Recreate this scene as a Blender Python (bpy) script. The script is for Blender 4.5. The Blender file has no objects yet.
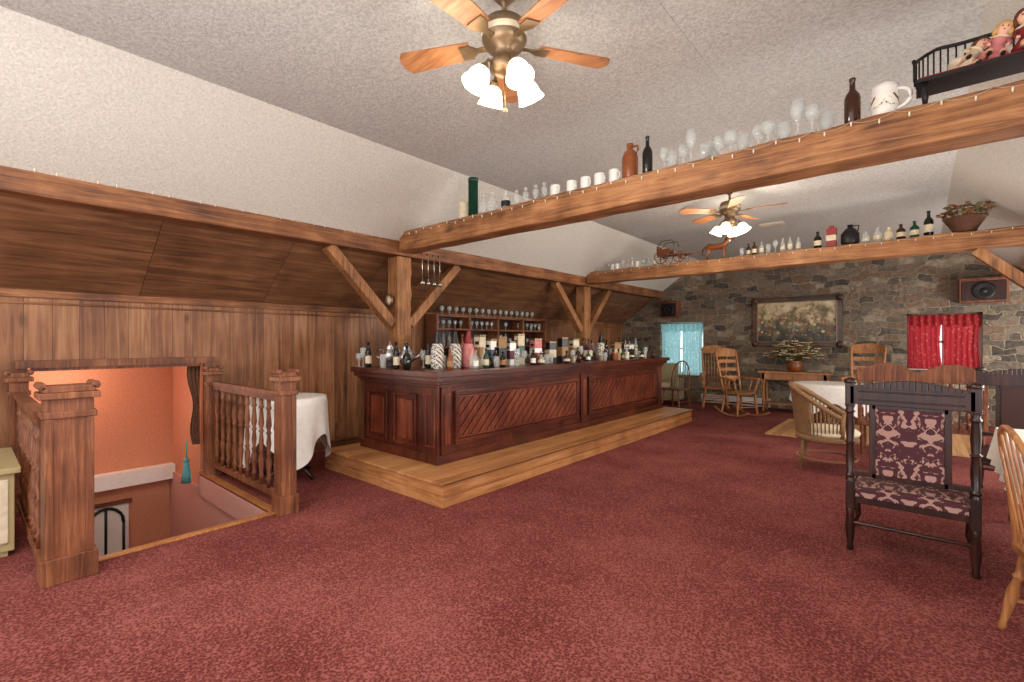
import bpy, math, random
from mathutils import Vector, Matrix, Euler
random.seed(7)
sc=bpy.context.scene
try:
    sc.view_settings.view_transform='Standard'
    sc.view_settings.look='None'
except Exception: pass
pi=math.pi; sin=math.sin; cos=math.cos
def lin(c):
    o=[]
    for x in c:
        x/=255.0
        o.append(x/12.92 if x<=.04045 else ((x+.055)/1.055)**2.4)
    return (o[0],o[1],o[2],1)
# ---------------- materials ----------------
def newmat(name):
    m=bpy.data.materials.new(name); m.use_nodes=True
    nt=m.node_tree; b=nt.nodes['Principled BSDF']
    return m,nt,b
def pmat(name,c,rough=.5,metal=0,emit=0,alpha=1,ecol=None,var=.12,vs=20,trans=0):
    m,nt,b=newmat(name)
    b.inputs['Roughness'].default_value=rough; b.inputs['Metallic'].default_value=metal
    b.inputs['Alpha'].default_value=alpha
    if trans: b.inputs['Transmission Weight'].default_value=trans
    if emit:
        b.inputs['Emission Color'].default_value=lin(ecol or c); b.inputs['Emission Strength'].default_value=emit
    tc=nt.nodes.new('ShaderNodeTexCoord'); n=nt.nodes.new('ShaderNodeTexNoise'); n.inputs['Scale'].default_value=vs
    nt.links.new(tc.outputs['Object'],n.inputs['Vector'])
    r=nt.nodes.new('ShaderNodeValToRGB'); L=lin(c)
    r.color_ramp.elements[0].position=.3; r.color_ramp.elements[1].position=.7
    r.color_ramp.elements[0].color=tuple(x*(1-var) for x in L[:3])+(1,)
    r.color_ramp.elements[1].color=tuple(min(1,x*(1+var)) for x in L[:3])+(1,)
    nt.links.new(n.outputs['Fac'],r.inputs['Fac']); nt.links.new(r.outputs['Color'],b.inputs['Base Color'])
    return m
def ramp(nt,stops):
    r=nt.nodes.new('ShaderNodeValToRGB'); e=r.color_ramp.elements
    e[0].position=stops[0][0]; e[0].color=lin(stops[0][1]); e[1].position=stops[-1][0]; e[1].color=lin(stops[-1][1])
    for p,c in stops[1:-1]:
        k=e.new(p); k.color=lin(c)
    return r
def math_(nt,op,a,b=None):
    n=nt.nodes.new('ShaderNodeMath'); n.operation=op
    for i,x in enumerate((a,b)):
        if x is None: continue
        if isinstance(x,(int,float)): n.inputs[i].default_value=x
        else: nt.links.new(x,n.inputs[i])
    return n.outputs[0]
def bump(nt,b,h,strength=.3,dist=.01):
    bp=nt.nodes.new('ShaderNodeBump'); bp.inputs['Strength'].default_value=strength; bp.inputs['Distance'].default_value=dist
    nt.links.new(h,bp.inputs['Height']); nt.links.new(bp.outputs['Normal'],b.inputs['Normal'])
def wood(name,dark,mid,light,axis=2,rough=.45,sc_=1.0,knots=False,bs=.25):
    m,nt,b=newmat(name); b.inputs['Roughness'].default_value=rough
    tc=nt.nodes.new('ShaderNodeTexCoord'); mp=nt.nodes.new('ShaderNodeMapping')
    s=[20*sc_]*3; s[axis]=1.0*sc_; mp.inputs['Scale'].default_value=s
    nt.links.new(tc.outputs['Object'],mp.inputs['Vector'])
    n=nt.nodes.new('ShaderNodeTexNoise'); n.inputs['Scale'].default_value=1.8; n.inputs['Detail'].default_value=8; n.inputs['Distortion'].default_value=.8; n.inputs['Roughness'].default_value=.68
    nt.links.new(mp.outputs['Vector'],n.inputs['Vector'])
    n2=nt.nodes.new('ShaderNodeTexNoise'); n2.inputs['Scale'].default_value=3.0; n2.inputs['Detail'].default_value=5
    nt.links.new(tc.outputs['Object'],n2.inputs['Vector'])
    f=math_(nt,'ADD',math_(nt,'MULTIPLY',n.outputs['Fac'],.62),math_(nt,'MULTIPLY',n2.outputs['Fac'],.38))
    r=ramp(nt,[(.36,dark),(.5,mid),(.64,light)]); nt.links.new(f,r.inputs['Fac'])
    col=r.outputs['Color']
    if knots:
        mk=nt.nodes.new('ShaderNodeMapping'); ks=[3.4]*3; ks[axis]=1.5; mk.inputs['Scale'].default_value=ks; nt.links.new(tc.outputs['Object'],mk.inputs['Vector'])
        v=nt.nodes.new('ShaderNodeTexVoronoi'); v.inputs['Scale'].default_value=1.0; nt.links.new(mk.outputs[0],v.inputs['Vector'])
        g=nt.nodes.new('ShaderNodeMapRange'); g.inputs['From Min'].default_value=.05; g.inputs['From Max'].default_value=.17; g.inputs['To Min'].default_value=.75; g.inputs['To Max'].default_value=0
        nt.links.new(v.outputs['Distance'],g.inputs['Value'])
        mx=nt.nodes.new('ShaderNodeMix'); mx.data_type='RGBA'; nt.links.new(g.outputs[0],mx.inputs['Factor']); nt.links.new(col,mx.inputs['A']); mx.inputs['B'].default_value=tuple(x*.5 for x in lin(dark)[:3])+(1,)
        col=mx.outputs['Result']
    nt.links.new(col,b.inputs['Base Color']); bump(nt,b,f,bs,.01)
    return m
def planks(name,ax,w,dark,mid,light,grain=2,rough=.5,groove=.03,vary=.2,knots=False):
    m,nt,b=newmat(name); b.inputs['Roughness'].default_value=rough
    tc=nt.nodes.new('ShaderNodeTexCoord'); sp=nt.nodes.new('ShaderNodeSeparateXYZ'); nt.links.new(tc.outputs['Object'],sp.inputs[0])
    u=math_(nt,'DIVIDE',sp.outputs[ax],w); fl=math_(nt,'FLOOR',u); fr=math_(nt,'SUBTRACT',u,fl)
    wn=nt.nodes.new('ShaderNodeTexWhiteNoise'); wn.noise_dimensions='1D'; nt.links.new(fl,wn.inputs['W'])
    mp=nt.nodes.new('ShaderNodeMapping'); s=[14]*3; s[grain]=.9; mp.inputs['Scale'].default_value=s
    nt.links.new(tc.outputs['Object'],mp.inputs['Vector'])
    cb=nt.nodes.new('ShaderNodeCombineXYZ')
    o=math_(nt,'MULTIPLY',wn.outputs['Value'],37)
    for i in range(3): nt.links.new(o,cb.inputs[i])
    va=nt.nodes.new('ShaderNodeVectorMath'); va.operation='ADD'; nt.links.new(mp.outputs[0],va.inputs[0]); nt.links.new(cb.outputs[0],va.inputs[1])
    n=nt.nodes.new('ShaderNodeTexNoise'); n.inputs['Scale'].default_value=1.3; n.inputs['Detail'].default_value=7; n.inputs['Distortion'].default_value=1.2
    nt.links.new(va.outputs[0],n.inputs['Vector'])
    n3=nt.nodes.new('ShaderNodeTexNoise'); n3.inputs['Scale'].default_value=3; n3.inputs['Detail'].default_value=4; nt.links.new(tc.outputs['Object'],n3.inputs['Vector'])
    f=math_(nt,'ADD',math_(nt,'ADD',math_(nt,'MULTIPLY',n.outputs['Fac'],.55),(.2-vary)/2),math_(nt,'ADD',math_(nt,'MULTIPLY',wn.outputs['Value'],vary),math_(nt,'MULTIPLY',n3.outputs['Fac'],.25)))
    r=ramp(nt,[(.34,dark),(.5,mid),(.66,light)]); nt.links.new(f,r.inputs['Fac'])
    col=r.outputs['Color']
    if knots:
        mk=nt.nodes.new('ShaderNodeMapping'); ks=[5.2]*3; ks[grain]=2.2; mk.inputs['Scale'].default_value=ks; nt.links.new(tc.outputs['Object'],mk.inputs['Vector'])
        v=nt.nodes.new('ShaderNodeTexVoronoi'); v.inputs['Scale'].default_value=1.0; nt.links.new(mk.outputs[0],v.inputs['Vector'])
        gg=nt.nodes.new('ShaderNodeMapRange'); gg.inputs['From Min'].default_value=.04; gg.inputs['From Max'].default_value=.2; gg.inputs['To Min'].default_value=.8; gg.inputs['To Max'].default_value=0
        nt.links.new(v.outputs['Distance'],gg.inputs['Value'])
        mk2=nt.nodes.new('ShaderNodeMix'); mk2.data_type='RGBA'; nt.links.new(gg.outputs[0],mk2.inputs['Factor']); nt.links.new(col,mk2.inputs['A']); mk2.inputs['B'].default_value=tuple(x*.6 for x in lin(dark)[:3])+(1,)
        col=mk2.outputs['Result']
    g=math_(nt,'LESS_THAN',fr,groove)
    mx=nt.nodes.new('ShaderNodeMix'); mx.data_type='RGBA'; nt.links.new(g,mx.inputs['Factor'])
    nt.links.new(col,mx.inputs['A']); mx.inputs['B'].default_value=tuple(x*.45 for x in lin(dark)[:3])+(1,)
    nt.links.new(mx.outputs['Result'],b.inputs['Base Color'])
    bump(nt,b,math_(nt,'SUBTRACT',f,g),.3,.01)
    return m
def carpet_mat():
    m,nt,b=newmat('carpet'); b.inputs['Roughness'].default_value=1; b.inputs['Specular IOR Level'].default_value=.1
    tc=nt.nodes.new('ShaderNodeTexCoord')
    n=nt.nodes.new('ShaderNodeTexNoise'); n.inputs['Scale'].default_value=90; n.inputs['Detail'].default_value=4; n.inputs['Roughness'].default_value=.75
    n2=nt.nodes.new('ShaderNodeTexNoise'); n2.inputs['Scale'].default_value=1.1; n2.inputs['Detail'].default_value=6; n2.inputs['Roughness'].default_value=.6
    v=nt.nodes.new('ShaderNodeTexVoronoi'); v.inputs['Scale'].default_value=75
    for k in (n,n2,v): nt.links.new(tc.outputs['Object'],k.inputs['Vector'])
    f=math_(nt,'ADD',math_(nt,'MULTIPLY',n.outputs['Fac'],.44),math_(nt,'ADD',math_(nt,'MULTIPLY',n2.outputs['Fac'],.32),math_(nt,'MULTIPLY',v.outputs['Distance'],.3)))
    r=ramp(nt,[(.36,(72,31,29)),(.5,(110,53,49)),(.64,(150,88,82))]); nt.links.new(f,r.inputs['Fac'])
    nt.links.new(r.outputs['Color'],b.inputs['Base Color']); bump(nt,b,f,.7,.015); return m
def plaster(name,c,bs=.5,dk=.9,s=46):
    m,nt,b=newmat(name); b.inputs['Roughness'].default_value=.9
    tc=nt.nodes.new('ShaderNodeTexCoord')
    n=nt.nodes.new('ShaderNodeTexNoise'); n.inputs['Scale'].default_value=s; n.inputs['Detail'].default_value=6; n.inputs['Roughness'].default_value=.75
    nt.links.new(tc.outputs['Object'],n.inputs['Vector'])
    d=tuple(x*dk for x in c); r=ramp(nt,[(.38,d),(.6,c)]); nt.links.new(n.outputs['Fac'],r.inputs['Fac'])
    nt.links.new(r.outputs['Color'],b.inputs['Base Color']); bump(nt,b,n.outputs['Fac'],bs,.02); return m
def stone_mat():
    m,nt,b=newmat('fieldstone'); b.inputs['Roughness'].default_value=.88
    tc=nt.nodes.new('ShaderNodeTexCoord'); 
    def N(s,d): 
        k=nt.nodes.new('ShaderNodeTexNoise'); k.inputs['Scale'].default_value=s; k.inputs['Detail'].default_value=d; nt.links.new(tc.outputs['Object'],k.inputs['Vector']); return k
    nn=N(3.2,3)
    sub=nt.nodes.new('ShaderNodeVectorMath'); sub.operation='SUBTRACT'; nt.links.new(nn.outputs['Color'],sub.inputs[0]); sub.inputs[1].default_value=(.5,.5,.5)
    vs=nt.nodes.new('ShaderNodeVectorMath'); vs.operation='SCALE'; vs.inputs['Scale'].default_value=.26; nt.links.new(sub.outputs[0],vs.inputs[0])
    va=nt.nodes.new('ShaderNodeVectorMath'); va.operation='ADD'; nt.links.new(tc.outputs['Object'],va.inputs[0]); nt.links.new(vs.outputs[0],va.inputs[1])
    sp=nt.nodes.new('ShaderNodeSeparateXYZ'); nt.links.new(va.outputs[0],sp.inputs[0])
    cb=nt.nodes.new('ShaderNodeCombineXYZ'); nt.links.new(math_(nt,'ADD',sp.outputs[0],sp.outputs[1]),cb.inputs[0]); nt.links.new(sp.outputs[2],cb.inputs[1])
    bk=nt.nodes.new('ShaderNodeTexBrick'); bk.offset=.37; bk.squash=.62; bk.squash_frequency=3; bk.offset_frequency=2
    nt.links.new(cb.outputs[0],bk.inputs['Vector']); bk.inputs['Scale'].default_value=1; bk.inputs['Brick Width'].default_value=.34; bk.inputs['Row Height'].default_value=.125
    bk.inputs['Mortar Size'].default_value=.011; bk.inputs['Mortar Smooth'].default_value=.35
    bk.inputs['Color1'].default_value=(0,0,0,1); bk.inputs['Color2'].default_value=(1,1,1,1); bk.inputs['Mortar'].default_value=(.5,.5,.5,1)
    n2=N(13,7); n4=N(2.6,4)
    s2=nt.nodes.new('ShaderNodeSeparateColor'); nt.links.new(bk.outputs['Color'],s2.inputs[0])
    f=math_(nt,'ADD',math_(nt,'MULTIPLY',s2.outputs[0],.55),math_(nt,'ADD',math_(nt,'MULTIPLY',n2.outputs['Fac'],.4),math_(nt,'MULTIPLY',n4.outputs['Fac'],.2)))
    r=ramp(nt,[(.2,(52,46,42)),(.4,(96,87,76)),(.55,(128,115,98)),(.7,(118,92,72)),(.88,(168,156,136))]); nt.links.new(f,r.inputs['Fac'])
    mx=nt.nodes.new('ShaderNodeMix'); mx.data_type='RGBA'; nt.links.new(bk.outputs['Fac'],mx.inputs['Factor']); nt.links.new(r.outputs['Color'],mx.inputs['A']); mx.inputs['B'].default_value=lin((150,139,120))
    nt.links.new(mx.outputs['Result'],b.inputs['Base Color'])
    bump(nt,b,math_(nt,'SUBTRACT',math_(nt,'MULTIPLY',n2.outputs['Fac'],.7),bk.outputs['Fac']),1.0,.05); return m
def damask_mat(name,base,fig,s=.085,ns=26,th=.5):
    m,nt,b=newmat(name); b.inputs['Roughness'].default_value=.7
    tc=nt.nodes.new('ShaderNodeTexCoord'); sp=nt.nodes.new('ShaderNodeSeparateXYZ'); nt.links.new(tc.outputs['Object'],sp.inputs[0])
    cb=nt.nodes.new('ShaderNodeCombineXYZ')
    x=math_(nt,'PINGPONG',sp.outputs[0],s); nt.links.new(x,cb.inputs[0])
    yz=math_(nt,'ADD',sp.outputs[1],sp.outputs[2])
    u=math_(nt,'DIVIDE',yz,s*3.4); fy=math_(nt,'MULTIPLY',math_(nt,'FRACT',u),s*3.4); nt.links.new(fy,cb.inputs[1])
    n=nt.nodes.new('ShaderNodeTexNoise'); n.inputs['Scale'].default_value=ns; n.inputs['Detail'].default_value=2.5; n.inputs['Distortion'].default_value=1.6
    nt.links.new(cb.outputs[0],n.inputs['Vector'])
    r=ramp(nt,[(th,base),(th+.03,fig)]); nt.links.new(n.outputs['Fac'],r.inputs['Fac'])
    nt.links.new(r.outputs['Color'],b.inputs['Base Color']); return m
def painting_mat():
    m,nt,b=newmat('oil_painting'); b.inputs['Roughness'].default_value=.4
    tc=nt.nodes.new('ShaderNodeTexCoord'); sp=nt.nodes.new('ShaderNodeSeparateXYZ'); nt.links.new(tc.outputs['Object'],sp.inputs[0])
    n=nt.nodes.new('ShaderNodeTexNoise'); n.inputs['Scale'].default_value=5; n.inputs['Detail'].default_value=9; n.inputs['Distortion'].default_value=.5; n.inputs['Roughness'].default_value=.7
    nt.links.new(tc.outputs['Object'],n.inputs['Vector'])
    n2=nt.nodes.new('ShaderNodeTexVoronoi'); n2.inputs['Scale'].default_value=13; nt.links.new(tc.outputs['Object'],n2.inputs['Vector'])
    sky=math_(nt,'MULTIPLY',sp.outputs[2],.3)
    r=ramp(nt,[(.34,(40,34,22)),(.44,(84,74,42)),(.52,(128,108,66)),(.6,(190,168,128)),(.72,(222,208,178))]); nt.links.new(math_(nt,'ADD',n.outputs['Fac'],sky),r.inputs['Fac'])
    mx=nt.nodes.new('ShaderNodeMix'); mx.data_type='RGBA'
    band=math_(nt,'LESS_THAN',math_(nt,'ABSOLUTE',math_(nt,'ADD',sp.outputs[2],.1)),.2)
    spot=math_(nt,'LESS_THAN',n2.outputs['Distance'],.42)
    nt.links.new(math_(nt,'MULTIPLY',math_(nt,'MULTIPLY',band,spot),.85),mx.inputs['Factor'])
    nt.links.new(r.outputs['Color'],mx.inputs['A'])
    s2=nt.nodes.new('ShaderNodeSeparateColor'); nt.links.new(n2.outputs['Color'],s2.inputs[0])
    r2=ramp(nt,[(.1,(156,44,30)),(.35,(62,44,30)),(.6,(214,190,146)),(.9,(70,76,96))]); nt.links.new(s2.outputs[0],r2.inputs['Fac'])
    nt.links.new(r2.outputs['Color'],mx.inputs['B'])
    nt.links.new(mx.outputs['Result'],b.inputs['Base Color']); return m
def wicker_mat(name,c):
    m,nt,b=newmat(name); b.inputs['Roughness'].default_value=.6
    tc=nt.nodes.new('ShaderNodeTexCoord'); w=nt.nodes.new('ShaderNodeTexWave'); w.bands_direction='Z'; w.inputs['Scale'].default_value=22; w.inputs['Distortion'].default_value=3; w.inputs['Detail Scale'].default_value=8
    nt.links.new(tc.outputs['Object'],w.inputs['Vector'])
    r=ramp(nt,[(.1,tuple(x*.5 for x in c)),(.7,c)]); nt.links.new(w.outputs['Fac'],r.inputs['Fac']); nt.links.new(r.outputs['Color'],b.inputs['Base Color']); bump(nt,b,w.outputs['Fac'],.6,.01); return m
def curtain_mat(name,c,e=.0,fig=None):
    m=pmat(name,c,.8,emit=e,ecol=c,var=.2,vs=9)
    nt=m.node_tree; b=nt.nodes['Principled BSDF']; out=nt.nodes['Material Output']
    t=nt.nodes.new('ShaderNodeBsdfTranslucent'); t.inputs['Color'].default_value=lin(c)
    if fig:
        tc=nt.nodes.new('ShaderNodeTexCoord'); v=nt.nodes.new('ShaderNodeTexVoronoi'); v.inputs['Scale'].default_value=14; nt.links.new(tc.outputs['Object'],v.inputs['Vector'])
        r=ramp(nt,[(.2,fig),(.32,c)]); nt.links.new(v.outputs['Distance'],r.inputs['Fac']); nt.links.new(r.outputs['Color'],b.inputs['Base Color']); nt.links.new(r.outputs['Color'],t.inputs['Color'])
    mx=nt.nodes.new('ShaderNodeMixShader'); mx.inputs[0].default_value=.6
    nt.links.new(b.outputs[0],mx.inputs[1]); nt.links.new(t.outputs[0],mx.inputs[2]); nt.links.new(mx.outputs[0],out.inputs[0]); return m

BX=wood('timber_cross',(84,46,24),(150,98,56),(190,136,88),0,.6,1,True,.5)
BY=wood('timber_side',(74,40,22),(132,82,46),(172,118,74),1,.6,1,True,.5)
BZ=wood('timber_post',(92,52,28),(154,102,60),(188,138,92),2,.6,1,True,.5)
PL=planks('knotty_panelling',1,.19,(92,54,34),(146,95,60),(180,130,90),2,.5,.02,.12,True)
PLS=planks('roof_boards',1,1.22,(78,50,32),(120,80,52),(152,108,74),1,.55,.005,.05)
MAH=wood('mahogany',(38,15,10),(78,32,20),(116,56,36),2,.28,1,bs=.06)
MAHY=wood('mahogany_long',(38,15,10),(78,32,20),(116,58,38),1,.28,1,bs=.05)
MAHS=wood('mahogany_slat',(58,23,14),(104,46,28),(142,78,50),2,.3,.9,bs=.06)
PINE=planks('pine_platform',0,.14,(150,96,54),(186,130,80),(208,154,102),1,.4,.03)
PINEX=wood('pine_edge',(140,88,48),(182,124,74),(206,152,98),0,.45)
PINEY=wood('pine_edge_long',(140,88,48),(182,124,74),(206,152,98),1,.45)
OAK=wood('oak',(120,72,36),(168,108,58),(200,142,86),2,.45)
OAKR=wood('stair_oak',(70,34,18),(120,68,40),(164,106,68),2,.5)
HONEY=wood('honey_wood',(120,72,38),(168,112,66),(198,146,94),2,.4)
DARK=wood('walnut_dark',(26,13,11),(50,26,20),(78,42,30),2,.3,bs=.1)
FANW=wood('fan_blade_wood',(96,56,32),(142,92,56),(170,120,78),0,.55)
CARPET=carpet_mat()
CEIL=plaster('stipple_ceiling',(224,220,213),1.0,.83,52); SLP=plaster('stipple_slope',(232,226,214),.7,.9,52); STONE=stone_mat()
SALMON=plaster('salmon_paint',(210,142,108),.1); PINKW=plaster('pink_paint',(204,150,136),.1)
WHITE=pmat('white_paint',(232,228,220),.5,var=.03); LINEN=pmat('linen',(236,232,224),.85,var=.05)
BRASS=pmat('antique_brass',(130,108,82),.4,.75); SILVER=pmat('silver',(190,190,188),.25,.9); IRON=pmat('black_iron',(28,24,24),.5,.3)
FROST=pmat('frosted_glass_lit',(255,240,215),.4,emit=5,ecol=(255,236,204),var=.02)
GLASS=pmat('clear_glass',(216,220,216),.05,alpha=.32,var=.03); 
CER=pmat('white_ceramic',(232,228,220),.25,var=.04); BRG=pmat('brown_stoneware',(132,72,34),.3); DKG=pmat('dark_bottle_glass',(22,20,14),.12); GRN=pmat('green_tin',(16,62,44),.35)
BRB=pmat('brown_bottle_glass',(58,28,14),.12); RED=pmat('red_label',(140,36,38),.5); BLK=pmat('black_plastic',(18,18,20),.35); CREAM=pmat('cream_box',(214,200,170),.6); BLUE=pmat('blue_label',(70,84,120),.5)
TAN=pmat('tan_card',(158,122,84),.6); PLUM=pmat('plum_card',(92,42,58),.5)
PNK=pmat('pink_fabric',(206,128,126),.8); SKIN=pmat('doll_vinyl',(230,178,148),.5); HAIRB=pmat('doll_hair',(96,52,26),.8); HAIRY=pmat('doll_hair_blonde',(208,164,92),.8); CRMF=pmat('cream_fabric',(220,205,175),.85); DRED=pmat('dark_red_fabric',(130,34,36),.85)
LEAF=pmat('dried_leaf',(92,98,58),.7,var=.4); LEAFB=pmat('dried_stems',(126,94,58),.8,var=.3); FLW=pmat('cream_petals',(226,206,172),.7)
DAM=damask_mat('damask_maroon',(72,24,34),(176,138,126),.11,17,.51); WICK=wicker_mat('wicker',(168,124,80)); WICKD=wicker_mat('basket_weave',(112,66,40)); LEATH=pmat('oxblood_leather',(62,30,26),.5)
TEAL=pmat('teal_tassel',(80,150,150),.8); GREENB=pmat('painted_cabinet',(176,158,114),.55,var=.06)
CT=curtain_mat('pale_turquoise_curtain',(166,210,214),.4,(230,240,238)); CR=curtain_mat('red_curtain',(190,58,66),.07,(214,120,112)); PAINT=painting_mat()  # curtains emit their own colour, standing in for daylight behind the cloth
GILT=wood('dark_gilt_frame',(36,20,12),(70,42,24),(112,78,46),0,.35); PARQ=planks('tan_mat',0,.12,(158,112,70),(186,140,92),(204,160,112),1,.6)
BULB=pmat('fairy_bulb',(236,226,205),.2,var=.01); WIRE=pmat('pale_wire',(190,170,140),.5)
UPH=pmat('tapestry_upholstery',(170,158,124),.9,var=.35,vs=40)
# ---------------- mesh builder ----------------
class MB:
    def __init__(s): s.v=[];s.f=[];s.m=[];s.s=[];s.mats=[];s.T=None
    def add(s,vs,fs,mat,smooth=False):
        if mat not in s.mats: s.mats.append(mat)
        i=s.mats.index(mat); o=len(s.v)
        if s.T is not None: vs=[s.T@Vector(v) for v in vs]
        s.v+= [tuple(v) for v in vs]
        for f in fs: s.f.append([o+k for k in f]); s.m.append(i); s.s.append(smooth)
    def b(s,x0,x1,y0,y1,z0,z1,mat):
        vs=[(x,y,z) for x in(x0,x1) for y in(y0,y1) for z in(z0,z1)]
        s.add(vs,[(0,1,3,2),(4,6,7,5),(0,4,5,1),(2,3,7,6),(0,2,6,4),(1,5,7,3)],mat)
    def beam(s,p,q,w,h,mat,up=(0,0,1)):
        p=Vector(p);q=Vector(q);d=(q-p).normalized();u=Vector(up)
        if abs(d.dot(u))>.98:u=Vector((1,0,0))
        x=d.cross(u).normalized();y=x.cross(d)
        vs=[a+x*i*w/2+y*j*h/2 for a in(p,q) for i in(-1,1) for j in(-1,1)]
        s.add(vs,[(0,1,3,2),(4,6,7,5),(0,4,5,1),(2,3,7,6),(0,2,6,4),(1,5,7,3)],mat)
    def extr(s,pts,off,mat):
        n=len(pts);off=Vector(off);vs=[Vector(p) for p in pts]+[Vector(p)+off for p in pts]
        s.add(vs,[tuple(range(n-1,-1,-1)),tuple(range(n,2*n))]+[(i,(i+1)%n,(i+1)%n+n,i+n) for i in range(n)],mat)
    def lathe(s,prof,loc,mat,n=14,M=None,smooth=True,cap=True):
        loc=Vector(loc);vs=[]
        for r,z in prof:
            for k in range(n):
                a=2*pi*k/n; p=Vector((r*cos(a),r*sin(a),z))
                if M: p=M@p
                vs.append(loc+p)
        fs=[]
        for i in range(len(prof)-1):
            for k in range(n):
                k2=(k+1)%n; fs.append((i*n+k,i*n+k2,(i+1)*n+k2,(i+1)*n+k))
        if cap:
            fs.append(tuple(range(n-1,-1,-1))); o=(len(prof)-1)*n; fs.append(tuple(range(o,o+n)))
        s.add(vs,fs,mat,smooth)
    def lz(s,p,q,prof,mat,n=10):
        p=Vector(p);q=Vector(q);d=q-p;L=d.length;M=d.to_track_quat('Z','Y').to_matrix()
        s.lathe([(r,t*L) for r,t in prof],p,mat,n,M)
    def cyl(s,p,q,r,mat,n=10,r2=None): s.lz(p,q,[(r,0),(r if r2 is None else r2,1)],mat,n)
    def tube(s,pts,r,mat,n=6,closed=False):
        pts=[Vector(p) for p in pts];N=len(pts);vs=[]
        ref=Vector((0,0,1))
        for i,p in enumerate(pts):
            a=pts[(i-1)%N] if (closed or i>0) else p; c=pts[(i+1)%N] if (closed or i<N-1) else p
            d=(c-a).normalized(); u=ref if abs(d.dot(ref))<.95 else Vector((1,0,0))
            x=d.cross(u).normalized();y=x.cross(d); rr=r[i] if isinstance(r,list) else r
            for k in range(n):
                t=2*pi*k/n; vs.append(p+x*rr*cos(t)+y*rr*sin(t))
        fs=[]
        for i in range(N if closed else N-1):
            j=(i+1)%N
            for k in range(n): k2=(k+1)%n; fs.append((i*n+k,i*n+k2,j*n+k2,j*n+k))
        if not closed: fs+= [tuple(range(n-1,-1,-1)),tuple(range((N-1)*n,N*n))]
        s.add(vs,fs,mat,True)
    def ball(s,c,r,mat,n=12,m=8,M=None):
        if not isinstance(r,(tuple,list)): r=(r,r,r)
        c=Vector(c);vs=[]
        for i in range(m+1):
            ph=pi*i/m
            for k in range(n):
                a=2*pi*k/n; p=Vector((r[0]*sin(ph)*cos(a),r[1]*sin(ph)*sin(a),r[2]*cos(ph)))
                if M:p=M@p
                vs.append(c+p)
        fs=[(i*n+k,(i+1)*n+k,(i+1)*n+(k+1)%n,i*n+(k+1)%n) for i in range(m) for k in range(n)]
        s.add(vs,fs,mat,True)
    def sheet(s,fn,nu,nv,mat,closeu=False):
        vs=[fn(i/nu,j/nv) for j in range(nv+1) for i in range(nu+1)]
        fs=[(j*(nu+1)+i,j*(nu+1)+i+1,(j+1)*(nu+1)+i+1,(j+1)*(nu+1)+i) for j in range(nv) for i in range(nu)]
        s.add(vs,fs,mat,True)
    def build(s,name,loc=(0,0,0),rz=0,bev=0,parent=None,solid=0):
        me=bpy.data.meshes.new(name); me.from_pydata(s.v,[],s.f)
        for m in s.mats: me.materials.append(m)
        me.polygons.foreach_set('material_index',s.m); me.polygons.foreach_set('use_smooth',s.s); me.update()
        o=bpy.data.objects.new(name,me); sc.collection.objects.link(o); o.location=loc; o.rotation_euler=(0,0,rz)
        if bev:
            k=o.modifiers.new('b','BEVEL'); k.width=bev; k.segments=2; k.limit_method='ANGLE'; k.angle_limit=math.radians(50)
        if parent: o.parent=parent
        return o
SPIN=[(.018,0),(.018,.08),(.026,.1),(.014,.13),(.02,.2),(.026,.3),(.014,.36),(.024,.38),(.014,.41),(.022,.5),(.014,.59),(.024,.62),(.014,.64),(.026,.7),(.02,.8),(.014,.87),(.026,.9),(.018,.92),(.018,1)]
# ---------------- room shell ----------------
Y0,Y1=-3.2,11.85
HX0,HX1,HY0,HY1=-6.22,-4.28,.42,1.78
AT=1.25
m=MB()
m.b(HX1,2.5,Y0,Y1,-.2,0,CARPET); m.b(-6.22,HX1,Y0,HY0,-.2,0,CARPET); m.b(-6.22,HX1,HY1,Y1,-.2,0,CARPET); m.build('floor')
m=MB()
m.b(-6.4,-6.22,Y0,HY0-.02,0,1.95,PL); m.b(-6.4,-6.22,HY1+.06,Y1,0,1.95,PL); m.b(-6.4,-6.22,HY0-.02,HY1+.06,AT,1.95,PL); m.build('wall_left')
m=MB(); m.extr([(-6.4,Y0,1.83),(-6.22,Y0,1.95),(-5.2,Y0,2.68),(-5.3,Y0,2.78),(-6.4,Y0,1.98)],(0,Y1-Y0,0),PLS); m.build('wall_left_slope')
m=MB(); m.extr([(-5.2,Y0,2.68),(-4.1,Y0,3.47),(-4.1,Y0,3.6),(-5.3,Y0,2.78)],(0,Y1-Y0,0),SLP); m.build('ceiling_slope_left')
m=MB(); m.b(-4.1,.285,Y0,Y1,3.47,3.6,CEIL); m.build('ceiling')
m=MB(); m.extr([(.285,Y0,3.47),(1.39,Y0,2.68),(1.49,Y0,2.78),(.285,Y0,3.6)],(0,Y1-Y0,0),SLP); m.build('ceiling_slope_right')
m=MB(); m.extr([(1.39,Y0,2.68),(2.4,Y0,1.95),(2.6,Y0,1.98),(1.49,Y0,2.78)],(0,Y1-Y0,0),PLS); m.build('wall_right_slope')
m=MB(); m.b(2.4,2.6,Y0,Y1,0,1.97,PL); m.build('wall_right')
m=MB()
m.b(-1.2,-1.15,Y0,Y1-.01,3.466,3.472,CEIL); m.build('trim_ceiling_seam')
m=MB(); W=Y1; E=Y1+.35
for a in [(-6.4,-5.13,0,3.6),(-5.13,-4.03,0,.64),(-5.13,-4.03,1.98,3.6),(-4.03,-.2,0,3.6),(-.2,.84,0,.95),(-.2,.84,2.02,3.6),(.84,2.6,0,3.6)]:
    m.b(a[0],a[1],W,E,a[2],a[3],STONE)
m.build('wall_back')
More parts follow.
